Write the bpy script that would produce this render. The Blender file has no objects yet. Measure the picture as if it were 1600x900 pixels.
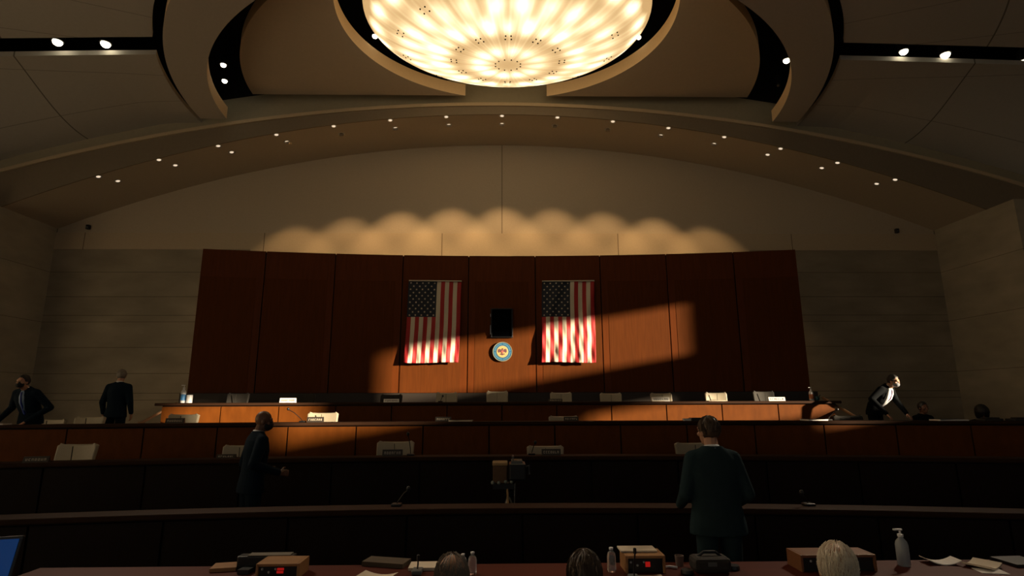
import bpy, bmesh, math, random
from mathutils import Vector, Matrix
random.seed(7)
C = bpy.context.scene.collection
PI = math.pi
# ------------------------------------------------------------------ camera
HC = 1.92
FPX = 867.0
_p, _y, _r = math.radians(11.53), math.radians(1.06), math.radians(0.2)
F = Vector((math.sin(_y)*math.cos(_p), math.cos(_y)*math.cos(_p), math.sin(_p)))
R0 = Vector((math.cos(_y), -math.sin(_y), 0)); U0 = R0.cross(F)
RR = R0*math.cos(_r)-U0*math.sin(_r); UU = U0*math.cos(_r)+R0*math.sin(_r)
cd = bpy.data.cameras.new('camera'); cam = bpy.data.objects.new('camera', cd); C.objects.link(cam)
cd.sensor_width = 36; cd.lens = 36*FPX/1600; cd.clip_end = 200; cd.clip_start = .05
cam.matrix_world = Matrix(((RR.x, UU.x, -F.x, 0), (RR.y, UU.y, -F.y, 0), (RR.z, UU.z, -F.z, HC), (0, 0, 0, 1)))
bpy.context.scene.camera = cam

def at(x, y, Y):                       # a measured pixel at a known distance into the room -> its place
    d = F+RR*((x-800)/FPX)-UU*((y-450)/FPX); t = Y/d.y
    return Vector((d.x*t, Y, HC+d.z*t))
def atz(x, y, z):
    d = F+RR*((x-800)/FPX)-UU*((y-450)/FPX); t = (z-HC)/d.z
    return Vector((d.x*t, d.y*t, z))

# ------------------------------------------------------------------ light
SUN_E, WORLD, SPOT, DOME = 16.5, 0.20, 560.0, 1.12
TABLE = 1250.0; EXPOSURE = 0.0
sc = bpy.context.scene
sc.view_settings.view_transform = 'Standard'; sc.view_settings.look = 'None'
sc.view_settings.exposure = EXPOSURE; sc.view_settings.gamma = 1; sc.view_settings.use_curve_mapping = False
w = bpy.data.worlds.new('world'); sc.world = w; w.use_nodes = True
w.node_tree.nodes['Background'].inputs[0].default_value = (0.80, 0.82, 0.80, 1)
w.node_tree.nodes['Background'].inputs[1].default_value = WORLD
sl = bpy.data.lights.new('sun', 'SUN'); sl.energy = SUN_E; sl.color = (1, .80, .55); sl.angle = math.radians(1.1)
so = bpy.data.objects.new('sun', sl); C.objects.link(so); so.location = (30, -10, 12)
so.rotation_euler = Vector((-1.6, 1, -.264)).to_track_quat('-Z', 'Y').to_euler()

# ------------------------------------------------------------------ materials
class E_:
    """tiny wrapper that turns python arithmetic into shader math nodes"""
    def __init__(s, nt, o): s.nt, s.o = nt, o
    def _m(s, op, *a):
        n = s.nt.nodes.new('ShaderNodeMath'); n.operation = op
        for i, v in enumerate(a):
            if isinstance(v, E_): s.nt.links.new(v.o, n.inputs[i])
            else: n.inputs[i].default_value = v
        return E_(s.nt, n.outputs[0])
    def __add__(s, b): return s._m('ADD', s, b)
    def __sub__(s, b): return s._m('SUBTRACT', s, b)
    def __rsub__(s, b): return s._m('SUBTRACT', b, s)
    def __mul__(s, b): return s._m('MULTIPLY', s, b)
    def __truediv__(s, b): return s._m('DIVIDE', s, b)
    def abs(s): return s._m('ABSOLUTE', s)
    def sqrt(s): return s._m('SQRT', s)
    def lt(s, b): return s._m('LESS_THAN', s, b)
    def gt(s, b): return s._m('GREATER_THAN', s, b)
    def mod(s, b): return s._m('FLOORED_MODULO', s, b)
    def cos(s): return s._m('COSINE', s)
    def exp(s): return s._m('EXPONENT', s)
    def pow(s, b): return s._m('POWER', s, b)
    def max(s, b): return s._m('MAXIMUM', s, b)
    def min(s, b): return s._m('MINIMUM', s, b)
    def atan2(s, b): return s._m('ARCTAN2', s, b)

M = {}
def mat(name, col, rough=.6, metal=0, noise=0, scale=8, stretch=(1, 1, 1), bump=0, emit=None, es=0, trans=0, spec=.5, col2=None, sheen=0):
    if name in M: return M[name]
    m = bpy.data.materials.new(name); m.use_nodes = True; nt = m.node_tree; b = nt.nodes['Principled BSDF']
    b.inputs['Base Color'].default_value = (*col, 1); b.inputs['Roughness'].default_value = rough
    b.inputs['Metallic'].default_value = metal; b.inputs['Specular IOR Level'].default_value = spec
    if trans: b.inputs['Transmission Weight'].default_value = trans
    if emit: b.inputs['Emission Color'].default_value = (*emit, 1); b.inputs['Emission Strength'].default_value = es
    tc = nt.nodes.new('ShaderNodeTexCoord'); mp = nt.nodes.new('ShaderNodeMapping'); mp.inputs['Scale'].default_value = stretch
    nt.links.new(tc.outputs['Object'], mp.inputs[0])
    nz = nt.nodes.new('ShaderNodeTexNoise'); nz.inputs['Scale'].default_value = scale; nz.inputs['Detail'].default_value = 6
    nt.links.new(mp.outputs[0], nz.inputs[0])
    mx = nt.nodes.new('ShaderNodeMix'); mx.data_type = 'RGBA'
    c2 = col2 if col2 else tuple(c*(1-noise) for c in col); c1 = tuple(min(1, c*(1+noise*.6)) for c in col)
    mx.inputs[6].default_value = (*c2, 1); mx.inputs[7].default_value = (*c1, 1)
    nt.links.new(nz.outputs[0], mx.inputs[0]); nt.links.new(mx.outputs[2], b.inputs['Base Color'])
    if bump:
        bp = nt.nodes.new('ShaderNodeBump'); bp.inputs['Strength'].default_value = bump; bp.inputs['Distance'].default_value = .02
        nt.links.new(nz.outputs[0], bp.inputs['Height']); nt.links.new(bp.outputs[0], b.inputs['Normal'])
    M[name] = m; m['mix'] = mx.name
    return m
def seams(m, fn):
    """darken the base colour where fn(x,y,z) is 1 (joints cut in the material)"""
    nt = m.node_tree; b = nt.nodes['Principled BSDF']; mx = nt.nodes[m['mix']]
    tc = nt.nodes.new('ShaderNodeTexCoord'); sp = nt.nodes.new('ShaderNodeSeparateXYZ'); nt.links.new(tc.outputs['Object'], sp.inputs[0])
    e = fn(*[E_(nt, sp.outputs[i]) for i in range(3)])
    m2 = nt.nodes.new('ShaderNodeMix'); m2.data_type = 'RGBA'; m2.blend_type = 'MULTIPLY'
    nt.links.new(e.o, m2.inputs[0]); nt.links.new(mx.outputs[2], m2.inputs[6]); m2.inputs[7].default_value = (.35, .33, .3, 1)
    nt.links.new(m2.outputs[2], b.inputs['Base Color'])
    return m

WOODC = (.098, .0245, .0042)
wood = mat('panel_wood', WOODC, .45, spec=.12, noise=.35, scale=2.2, stretch=(9, 9, .7), bump=.05)
wood_shade = mat('shaded_panel_wood', (.086, .023, .0036), .6, spec=.08, noise=.35, scale=2.5, stretch=(10, 10, .7), bump=.05)  # same panel wood with shade put into a slightly darker colour
wood_desk = mat('desk_wood', (.132, .038, .0048), .6, spec=.10, noise=.4, scale=3, stretch=(3, 3, 1.2), bump=.04)
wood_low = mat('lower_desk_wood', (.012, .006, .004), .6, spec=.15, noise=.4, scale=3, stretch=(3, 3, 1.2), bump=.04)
wood_top = mat('counter_wood', (.036, .016, .008), .7, spec=.1, noise=.3, scale=4, stretch=(.6, 6, 6))
table_wood = mat('table_wood', (.085, .012, .004), .6, spec=.15, noise=.35, scale=3, stretch=(.6, 6, 6))
plinth_m = mat('dark_plinth', (.02, .014, .010), .5)
gap_m = mat('shadow_gap', (.006, .004, .003), .9)
concrete = mat('board_concrete', (.37, .32, .24), .85, noise=.50, scale=1.3, stretch=(.6, .6, 1.6), bump=.08)
seams(concrete, lambda x, y, z: (((z+.35).mod(.78)-.39).abs().gt(.383)).max((((z+.15).mod(2.34)-1.17).abs().gt(1.163))))
stone = mat('side_stone', (.46, .41, .32), .8, noise=.4, scale=1.6, stretch=(.6, .6, 1.4), bump=.05)
seams(stone, lambda x, y, z: (((z+.35).mod(1.56)-.78).abs().gt(.774)))
plaster = mat('plaster', (.54, .46, .35), .9, noise=.10, scale=30, bump=.03)
seams(plaster, lambda x, y, z: (x.abs().lt(.012)))
plaster_low = mat('plaster_band', (.55, .45, .32), .9, noise=.1, scale=30, bump=.03)
seams(plaster_low, lambda x, y, z: (((x+1.9).mod(5.6)-2.8).abs().gt(2.788)))
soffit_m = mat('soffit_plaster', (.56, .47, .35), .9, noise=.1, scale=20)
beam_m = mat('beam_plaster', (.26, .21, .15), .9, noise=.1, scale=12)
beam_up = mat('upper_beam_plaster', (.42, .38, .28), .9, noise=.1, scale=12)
ceil_m = mat('vault_plaster', (.53, .50, .45), .9, noise=.08, scale=14)
def ceil_fn(x, y, z):
    ex = x/12.0; ey = (y-15.0)/10.4; r = (ex*ex+ey*ey).sqrt(); ring = (r-1.0).abs().lt(.0014)
    yy = y-13.7; a = yy.atan2(x.abs()); rr = (x*x+yy*yy).sqrt()
    spoke = (((a+.045).mod(.14)-.07).abs()*rr).lt(.012)
    return ring.max(spoke*.55)
seams(ceil_m, ceil_fn)
disc_m = mat('disc_plaster', (.58, .49, .38), .9, noise=.08, scale=14)
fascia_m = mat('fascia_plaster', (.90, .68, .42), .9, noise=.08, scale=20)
black = mat('black_void', (.004, .004, .005), .9)
carpet = mat('carpet', (.035, .022, .018), .95, noise=.3, scale=60)
skin_l = mat('skin_light', (.50, .27, .17), .5, noise=.15, scale=12)
skin_d = mat('skin_dark', (.16, .075, .042), .45, noise=.15, scale=12)
suit_b = mat('navy_suit', (.008, .016, .027), .95, spec=.08, noise=.2, scale=40, sheen=.2)
suit_g = mat('charcoal_suit', (.020, .038, .044), .95, spec=.08, noise=.25, scale=30)
suit_k = mat('black_suit', (.005, .006, .007), .95, spec=.08, noise=.2, scale=40)
shirt_w = mat('white_shirt', (.75, .77, .80), .7, noise=.04, scale=20)
shirt_bl = mat('pale_blue_shirt', (.30, .42, .55), .7)
tie_b = mat('blue_tie', (.02, .05, .28), .5)
tie_p = mat('striped_tie', (.18, .06, .16), .5)
mask_k = mat('black_mask', (.008, .009, .012), .8)
mask_b = mat('grey_mask', (.25, .27, .30), .8)
hair_k = mat('dark_hair', (.010, .008, .006), .55, noise=.4, scale=90, stretch=(1, 1, .2))
hair_br = mat('brown_hair', (.075, .045, .024), .5, noise=.5, scale=90, stretch=(1, 1, .2))
hair_g = mat('grey_hair', (.20, .175, .14), .5, noise=.5, scale=90, stretch=(1, 1, .2))
hair_w = mat('white_hair', (.85, .77, .62), .5, noise=.3, scale=90, stretch=(1, 1, .2))
eye_m = mat('eye', (.05, .04, .035), .2)
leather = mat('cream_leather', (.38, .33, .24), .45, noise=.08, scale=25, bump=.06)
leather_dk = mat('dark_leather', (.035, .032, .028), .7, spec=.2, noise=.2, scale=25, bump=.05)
metal_d = mat('dark_metal', (.03, .03, .032), .35, metal=.8)
metal_l = mat('brushed_metal', (.55, .55, .53), .3, metal=1)
plastic_k = mat('black_plastic', (.008, .009, .010), .4)
plastic_g = mat('grey_plastic', (.10, .11, .11), .5)
plate_m = mat('nameplate_brown', (.035, .028, .022), .4)
plate_l = mat('nameplate_letter', (.50, .45, .36), .5)
paper = mat('paper', (.70, .60, .46), .85, noise=.05, scale=10)
paper_w = mat('white_paper', (.80, .78, .74), .85)
box_wood = mat('timer_box_wood', (.34, .17, .065), .45, noise=.3, scale=6, stretch=(.5, 6, 6))
box_wood_d = mat('dark_box_wood', (.20, .08, .03), .45, noise=.3, scale=6, stretch=(.5, 6, 6))
folder_m = mat('brown_folder', (.065, .045, .024), .6, noise=.2, scale=12)
screen_b = mat('blue_screen', (.01, .02, .05), .3, emit=(.0, .030, .13), es=.55)
led_red = mat('red_led', (.2, .01, .01), .4, emit=(1, .02, .015), es=.25)
water_m = mat('clear_plastic', (.85, .90, .93), .08, trans=.85, spec=.5)
white_pl = mat('white_plastic', (.75, .76, .78), .4)
blue_label = mat('blue_label', (.05, .22, .50), .5)
tan_cover = mat('tan_cover', (.42, .27, .12), .7, noise=.3, scale=12)
flag_r = mat('flag_red', (.33, .009, .012), .7, noise=.12, scale=30)
flag_w = mat('flag_white', (.56, .50, .40), .75, noise=.08, scale=30)
flag_n = mat('flag_navy', (.006, .011, .026), .75, noise=.1, scale=30)
seal_b = mat('seal_blue', (.018, .10, .20), .5)
seal_g = mat('seal_gold', (.48, .34, .14), .45, noise=.2, scale=30)
seal_d = mat('seal_detail', (.12, .05, .06), .5)
lamp_w = mat('lamp_lens', (1, 1, 1), .3, emit=(1, .88, .62), es=9)
lamp_s = mat('downlight_lens', (1, 1, 1), .3, emit=(1, .80, .58), es=.85)
lamp_off = mat('downlight_off', (.10, .08, .05), .5)
frost = mat('frosted_pane', (.6, .65, .68), .5, emit=(.75, .9, .95), es=.7)
glassm = mat('window_glass', (1, 1, 1), .0, trans=1.0, spec=.3)
sills = mat('window_frame_paint', (.12, .10, .08), .5)

# ------------------------------------------------------------------ mesh helpers
class MB:
    def __init__(s): s.v, s.f, s.mi = [], [], []
    def add(s, v, f, mi=0):
        o = len(s.v); s.v += [tuple(p) for p in v]; s.f += [tuple(i+o for i in q) for q in f]; s.mi += [mi]*len(f); return s
    def box(s, x0, x1, y0, y1, z0, z1, mi=0, T=None):
        v = [(x, y, z) for z in (z0, z1) for y in (y0, y1) for x in (x0, x1)]
        if T: v = [T@Vector(p) for p in v]
        return s.add(v, [(0, 2, 3, 1), (4, 5, 7, 6), (0, 1, 5, 4), (2, 6, 7, 3), (0, 4, 6, 2), (1, 3, 7, 5)], mi)
    def rings(s, rs, cap=True, mi=0):
        n = len(rs[0]); v = [p for r in rs for p in r]; f = []
        for i in range(len(rs)-1):
            for k in range(n):
                a, b = i*n+k, i*n+(k+1) % n; f.append((a, b, b+n, a+n))
        if cap: f.append(tuple(range(n-1, -1, -1))); f.append(tuple(range((len(rs)-1)*n, len(rs)*n)))
        return s.add(v, f, mi)
    def lathe(s, prof, c=(0, 0, 0), n=20, mi=0, T=None):
        rs = [[(c[0]+r*math.cos(2*PI*k/n), c[1]+r*math.sin(2*PI*k/n), c[2]+z) for k in range(n)] for r, z in prof]
        if T: rs = [[T@Vector(p) for p in r] for r in rs]
        return s.rings(rs, True, mi)
    def tube(s, pts, rad, n=8, mi=0):
        pts = [Vector(p) for p in pts]; rs = []
        if not hasattr(rad, '__len__'): rad = [rad]*len(pts)
        for i, p in enumerate(pts):
            d = (pts[min(i+1, len(pts)-1)]-pts[max(i-1, 0)]).normalized()
            a = d.cross(Vector((0, 0, 1)) if abs(d.z) < .9 else Vector((0, 1, 0))).normalized(); b = d.cross(a)
            rs.append([p+(a*math.cos(2*PI*k/n)+b*math.sin(2*PI*k/n))*rad[i] for k in range(n)])
        return s.rings(rs, True, mi)
    def ball(s, c, r, B=None, n=14, m=9, mi=0):
        c = Vector(c); r = (r, r, r) if not hasattr(r, '__len__') else r; rs = []
        for i in range(m+1):
            t = -PI/2+PI*i/m; t = max(-PI/2+.02, min(PI/2-.02, t)); rr = []
            for k in range(n):
                q = Vector((r[0]*math.cos(t)*math.cos(2*PI*k/n), r[1]*math.cos(t)*math.sin(2*PI*k/n), r[2]*math.sin(t)))
                rr.append(c+(B@q if B else q))
            rs.append(rr)
        return s.rings(rs, True, mi)
    def cap(s, p0, p1, r0, r1, n=10):
        p0, p1 = Vector(p0), Vector(p1); d = p1-p0; L = d.length
        if L < 1e-5: return s.ball(p0, r0)
        d /= L; pts, rad = [], []
        for t in (-1, -.85, -.5, 0): pts.append(p0+d*r0*t); rad.append(max(.0006, r0*math.sqrt(max(0, 1-t*t))))
        for t in (0, .5, .85, 1): pts.append(p1+d*r1*t); rad.append(max(.0006, r1*math.sqrt(max(0, 1-t*t))))
        return s.tube(pts, rad, n)
    def build(s, name, m, parent=None, smooth=False, bevel=0, recalc=True):
        me = bpy.data.meshes.new(name); me.from_pydata(s.v, [], s.f)
        for q in (m if isinstance(m, (list, tuple)) else [m]): me.materials.append(q)
        for p, i in zip(me.polygons, s.mi): p.material_index = i; p.use_smooth = smooth
        if recalc:
            bm = bmesh.new(); bm.from_mesh(me); bmesh.ops.recalc_face_normals(bm, faces=bm.faces); bm.to_mesh(me); bm.free()
        me.update()
        o = bpy.data.objects.new(name, me); C.objects.link(o)
        if parent: o.parent = parent
        if bevel:
            b = o.modifiers.new('bevel', 'BEVEL'); b.width = bevel; b.segments = 2; b.limit_method = 'ANGLE'
        return o
def tag(o, label=None, cat=None, group=None, kind=None):
    for k, v in (('label', label), ('category', cat), ('group', group), ('kind', kind)):
        if v: o[k] = v
    return o
def thing(name, label, cat, loc=(0, 0, 0), rz=0, group=None):
    o = bpy.data.objects.new(name, None); C.objects.link(o); o.empty_display_size = .2
    o.location = loc; o.rotation_euler = (0, 0, rz); return tag(o, label, cat, group)
def struct(name, mb, m, **k):
    return tag(mb.build(name, m, **k), kind='structure')
def copy_tree(o, parent=None):
    c = o.copy(); C.objects.link(c); c.parent = parent
    for ch in list(o.children): copy_tree(ch, c)
    return c

# ------------------------------------------------------------------ room shell
HW = 14.0; HO = 16.5
struct('floor', MB().box(-HO-.3, HO+.3, -7.3, 17.3, -.2, 0), carpet)
zs = lambda x: 10.2-.0148*x*x
zb = lambda x: 10.55-.0107*x*x
zarch = lambda x: 10.95-.0107*x*x
def zc(x, y=0):      # flat near the dome, drooping to the arched beam towards the side
    f = 10.03-.0011*x*x; a = zarch(x); t = max(0, min(1, (y-11.8)/3.2)); t = t*t*(3-2*t)
    return f+(a-f)*t if a < f else f
XS = [(-HW+HW*2*i/56) for i in range(57)]
XO = [(-HO+HO*2*i/66) for i in range(67)]
# back wall: concrete below, plaster band, plaster lunette
struct('wall_back', MB().box(-HW-.3, HW+.3, 17, 17.3, 0, 6.62), concrete)
struct('trim_1', MB().box(-HW, HW, 16.985, 17.3, 6.62, 7.16).box(-7.9, 7.9, 16.985, 17.3, 5.2, 6.62), plaster_low)
b = MB()
for i in range(56):
    x0, x1 = XS[i], XS[i+1]
    v = [(x, y, z) for x in (x0, x1) for y in (17.02, 17.3) for z in (7.16, zs(x)+.2)]
    b.add(v, [(0, 1, 5, 4), (2, 3, 7, 6), (1, 3, 7, 5)])
struct('wall_back_upper', b, plaster)
# side walls
struct('wall_left', MB().box(-HW-.3, -HW, 14.3, 17, 0, 7.30), stone)
struct('wall_left_outer', MB().box(-HO-.3, -HO, -7, 17.3, 0, 9.2), stone)
struct('wall_right', MB().box(HW, HW+.3, 14.15, 17, 0, 7.30), stone)
# right wall, with the openings the low sun comes through
def pierced(y0, y1, z0, z1, holes, mb, x0, x1):
    ys = sorted({y0, y1, *[h[0] for h in holes], *[h[1] for h in holes]}); zz = sorted({z0, z1, *[h[2] for h in holes], *[h[3] for h in holes]})
    for i in range(len(ys)-1):
        for j in range(len(zz)-1):
            cy, cz = (ys[i]+ys[i+1])/2, (zz[j]+zz[j+1])/2
            if not any(h[0] < cy < h[1] and h[2] < cz < h[3] for h in holes): mb.box(x0, x1, ys[i], ys[i+1], zz[j], zz[j+1])
    return mb
HOLES = [(2.19, 7.04, 5.03, 6.35), (2.74, 6.60, 3.27, 4.03), (-2.91, -.91, 4.61, 5.71)]
d_ = F+RR*((1597-800)/FPX)-UU*((366-450)/FPX); wy_ = 16.5/d_.x*d_.y; wz_ = HC+16.5/d_.x*d_.z
struct('wall_right_outer', pierced(-7, 17.3, 0, 9.2, HOLES, MB(), HO, HO+.06), stone)
for i, h in enumerate(HOLES):
    fr = MB(); t = .05
    fr.box(HO+.06, HO+.12, h[0]-t, h[1]+t, h[3], h[3]+t).box(HO+.06, HO+.12, h[0]-t, h[1]+t, h[2]-t, h[2])
    fr.box(HO+.06, HO+.12, h[0]-t, h[0], h[2], h[3]).box(HO+.06, HO+.12, h[1], h[1]+t, h[2], h[3])
    struct('window_%d' % (i+1), fr, sills)
struct('window_4', MB().box(HO-.03, HO-.004, wy_-2.0, wy_, wz_-.5, wz_), frost)
# rear wall behind the camera: unseen openings added to let world light fill the room
RH = [(-12, -8, 1, 8), (-7, -3, 1, 8), (-2, 2, 1, 8), (3, 7, 1, 8), (8, 12, 1, 8)]
rb = MB(); pierced(-HO-.3, HO+.3, 0, 11, RH, rb, 0, .3)
rb.v = [(y, -7.3+x, z) for x, y, z in rb.v]
struct('wall_rear', rb, stone)
# arched beam
def strip(f0, f1, m, name, xs=XS):
    b = MB()
    for i in range(len(xs)-1):
        a, c = xs[i], xs[i+1]; b.add([f0(a), f0(c), f1(c), f1(a)], [(0, 1, 2, 3)])
    return struct(name, b, m, smooth=False, recalc=False)
def solidstrip(name, m, ya, yb, za, zbf, xs=XS):
    b = MB(); prev = None
    for x in xs:
        q = [(x, ya, za(x)), (x, yb, za(x)), (x, yb, zbf(x)), (x, ya, zbf(x))]
        if prev: b.add(prev+q, [(0, 1, 5, 4), (1, 2, 6, 5), (2, 3, 7, 6), (3, 0, 4, 7)])
        prev = q
    b.add([(xs[0], ya, za(xs[0])), (xs[0], yb, za(xs[0])), (xs[0], yb, zbf(xs[0])), (xs[0], ya, zbf(xs[0]))], [(0, 1, 2, 3)])
    return struct(name, b, m)
solidstrip('ceiling_arch_soffit', soffit_m, 15.0, 17.02, zs, lambda x: zs(x)+.12, XO)
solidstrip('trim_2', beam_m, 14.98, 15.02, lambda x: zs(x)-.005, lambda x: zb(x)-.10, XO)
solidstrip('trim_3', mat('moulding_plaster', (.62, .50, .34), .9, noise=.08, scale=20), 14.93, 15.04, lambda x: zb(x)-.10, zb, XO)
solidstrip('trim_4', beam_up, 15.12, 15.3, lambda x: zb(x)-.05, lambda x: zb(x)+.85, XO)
solidstrip('trim_5', black, 15.14, 15.3, lambda x: zb(x)+.85, lambda x: 12.69, XO)
# vault sheets
def ell(A, B, c, y):
    t = 1-((y-c)/B)**2
    return A*math.sqrt(t) if t > 0 else 0
def sheet(name, m, ys, xin, xout, zf, th, side, nx=14, edge=None, xo=0):
    """slab between two curves x=xin(y), x=xout(y); edge = material index of its rim"""
    b = MB(); rows = []
    for y in ys:
        a, c = xin(y), xout(y); c = max(c, a+.001)
        rows.append([(side*(a+(c-a)*k/nx)+xo, y) for k in range(nx+1)])
    nr = len(rows); n = nx+1
    bot = [(x, y, zf(x, y)) for r in rows for x, y in r]; top = [(x, y, zf(x, y)+th) for r in rows for x, y in r]
    b.v = bot+top; N = len(bot)
    for i in range(nr-1):
        for k in range(nx):
            q = (i*n+k, i*n+k+1, (i+1)*n+k+1, (i+1)*n+k); b.f.append(q); b.mi.append(0)
            b.f.append(tuple(j+N for j in q)); b.mi.append(0)
    per = [(i*n, (i+1)*n) for i in range(nr-1)]+[(i*n+nx, (i+1)*n+nx) for i in range(nr-1)]
    per += [(k, k+1) for k in range(nx)]+[((nr-1)*n+k, (nr-1)*n+k+1) for k in range(nx)]
    for p, q in per: b.f.append((p, q, q+N, p+N)); b.mi.append(1 if edge else 0)
    return struct(name, b, [m, edge] if edge else m)
def lin(a, c, n): return [a+(c-a)*i/(n-1) for i in range(n)]
for s in (-1, 1):
    nm = 'ceiling_vault_'+('left' if s < 0 else 'right')
    sheet(nm+'_rear', ceil_m, lin(11.86, 15.13, 26), lambda y: ell(8.80, 8.35, 15, y), lambda y: HO, zc, .12, s, 20)
    sheet(nm+'_front', ceil_m, lin(-7, 6.6, 8)+lin(6.65, 11.22, 40), lambda y: ell(8.80, 8.35, 15, y), lambda y: HO, zc, .12, s, 20)
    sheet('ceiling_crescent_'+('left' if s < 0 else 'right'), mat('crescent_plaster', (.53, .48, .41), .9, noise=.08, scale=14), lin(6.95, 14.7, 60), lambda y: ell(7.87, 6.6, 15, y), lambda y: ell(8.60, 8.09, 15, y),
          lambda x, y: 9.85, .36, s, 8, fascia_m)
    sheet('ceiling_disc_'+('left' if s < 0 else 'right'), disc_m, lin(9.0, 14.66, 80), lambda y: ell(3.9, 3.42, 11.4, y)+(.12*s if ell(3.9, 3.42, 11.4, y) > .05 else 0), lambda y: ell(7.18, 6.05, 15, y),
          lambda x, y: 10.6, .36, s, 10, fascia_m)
struct('ceiling', MB().box(-HO-.3, HO+.3, -7.3, 17.3, 12.7, 12.9), black)
# side lobes above the vault stay dark: closing strips of wall above the springing
struct('wall_left_upper', MB().box(-HO-.3, -HO, -7, 17.3, 9.2, 12.7), black)
struct('wall_right_upper', MB().box(HO, HO+.3, -7, 17.3, 9.2, 12.7), black)
struct('wall_back_upper_void', MB().box(-HO-.3, HO+.3, 17.3, 17.5, 0, 12.7), black)
struct('wall_rear_upper', MB().box(-HO-.3, HO+.3, -7.3, -7.0, 11, 12.7), black)

# small lamps: spotlights in the ceiling slots
def can_lamp(p, label, on=True, r=.075):
    t = thing('ceiling_spotlight', label, 'spotlight', p, 0, 'spotlights in the ceiling slots')
    MB().lathe([(r*1.25, 0), (r*1.3, .02), (r*1.3, .25), (r*.5, .3), (.015, .31), (.015, 2.3)], n=16).build('housing', metal_d, t, smooth=False)
    MB().ball((0, 0, -.01), (r, r, r*.9), n=18, m=12).build('lens', lamp_w if on else lamp_off, t, smooth=True)
    return t
for (x, y, z, l, on, r) in [
    (90, 65, 10.1, 'lit ceiling spotlight in the left slot, nearer the room edge', 1, .10), (165, 68, 10.1, 'lit ceiling spotlight in the left slot, nearer the crescent', 1, .10),
    (349, 101, 10.7, 'upper of two lit spotlights in the left crescent gap', 1, .07), (351, 126, 10.7, 'lower of two lit spotlights in the left crescent gap', 1, .07),
    (586, 56, 11.2, 'small lit spotlight left of the glowing dome', 1, .07), (998, 58, 11.2, 'small lit spotlight right of the glowing dome', 1, .06),
    (1412, 80, 10.1, 'lit ceiling spotlight in the right slot, nearest the crescent', 1, .09), (1477, 85, 10.1, 'bright middle ceiling spotlight in the right slot', 1, .10),
    (1599, 96, 10.0, 'ceiling spotlight in the right slot at the far room edge', 1, .09), (1229, 94, 10.7, 'bright spotlight in the right crescent gap', 1, .085),
    (1216, 133, 10.7, 'dim spotlight in the right crescent gap', 0, .05)]:
    can_lamp(atz(x, y, z), l, on, r)

for (x, y, z), tgt in (((90, 65, 10.1), (-1.6, 3.9, .8)), ((165, 68, 10.1), (0, 3.6, .8)), ((1412, 80, 10.1), (.6, 3.6, .8)), ((1477, 85, 10.1), (2.6, 3.8, .8))):
    p = atz(x, y, z); l = bpy.data.lights.new('slot_spot', 'SPOT'); l.energy = TABLE; l.color = (1, .80, .58); l.spot_size = math.radians(26); l.spot_blend = .9; l.shadow_soft_size = .12
    o = bpy.data.objects.new('slot_spot', l); C.objects.link(o); o.location = p-Vector((0, 0, .14)); o.rotation_euler = (Vector(tgt)-o.location).to_track_quat('-Z', 'Y').to_euler()

# recessed downlights in the arch soffit, in pairs
proto = thing('recessed_downlight', 'x', 'downlight', (0, 0, 0), 0, 'recessed downlights in the arch soffit')
MB().lathe([(.055, .0), (.085, -.012), (.10, -.006), (.10, .02), (.055, .02)], n=18).build('trim_ring', metal_l, proto)
MB().lathe([(.002, -.004), (.055, -.002), (.055, .02)], n=18).build('lens', lamp_s, proto)
offs = {(1, 1), (0, -2), (1, -2), (1, 4+100)}
k0 = True
pos_words = {0: 'directly above the room centre line'}
ordn = ['', 'first', 'second', 'third', 'fourth', 'fifth', 'sixth', 'seventh']
for k in range(-7, 8):
    for row, yy in ((0, 15.09), (1, 15.58)):
        o = proto if k0 else copy_tree(proto); k0 = False
        x = 1.645*k+(0 if row == 0 else -.03*k)
        dim = (row == 1 and k in (1, 2, -3)) 
        o.location = (x, yy, zs(x)); o.rotation_euler = (0, math.atan(.0296*x), 0)
        where = 'on the centre line' if k == 0 else '%s to the %s of centre' % (ordn[abs(k)], 'left' if k < 0 else 'right')
        o['label'] = 'small round downlight in the arch soffit, %s, %s row' % (where, 'front' if row == 0 else 'rear')
        if dim:
            for ch in o.children:
                if ch.name.startswith('lens'):
                    ch.data = ch.data.copy(); ch.data.materials[0] = lamp_off
        if row == 1 and abs(k) <= 4:
            l = bpy.data.lights.new('downlight_lamp', 'SPOT'); l.energy = SPOT*(.8 if dim else 1)*{4: .5, 3: .85}.get(abs(k), 1); l.color = (1, .61, .27)
            l.spot_size = math.radians(71); l.spot_blend = .42; l.shadow_soft_size = .006
            lo = bpy.data.objects.new('downlight_lamp', l); C.objects.link(lo); lo.location = (x, yy, zs(x)-.016); lo.parent = None
            MB().box(-.06, .06, -.020, -.016, -.085, -.003).build('added_visor', beam_m, o)  # plate added to keep the lamp's beam off the rear desk and chairs
            lo.rotation_euler = (0, 0, 0)

# small devices near the upper corners
for x, y, l in ((136, 354, 'small dark wall device near the upper left corner'), (1403, 360, 'small dark wall device near the upper right corner')):
    p = at(x, y, 16.9); t = thing('wall_sensor', l, 'wall device', (p.x, 17.0, p.z))
    MB().box(-.05, .05, -.10, .0, -.07, .07).build('housing', plastic_k, t, bevel=.01)
    MB().lathe([(.03, 0), (.03, .02), (.02, .03)], n=12, T=Matrix.Translation((0, -.10, -.02))@Matrix.Rotation(PI/2, 4, 'X')).build('lens', plastic_g, t)

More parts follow.
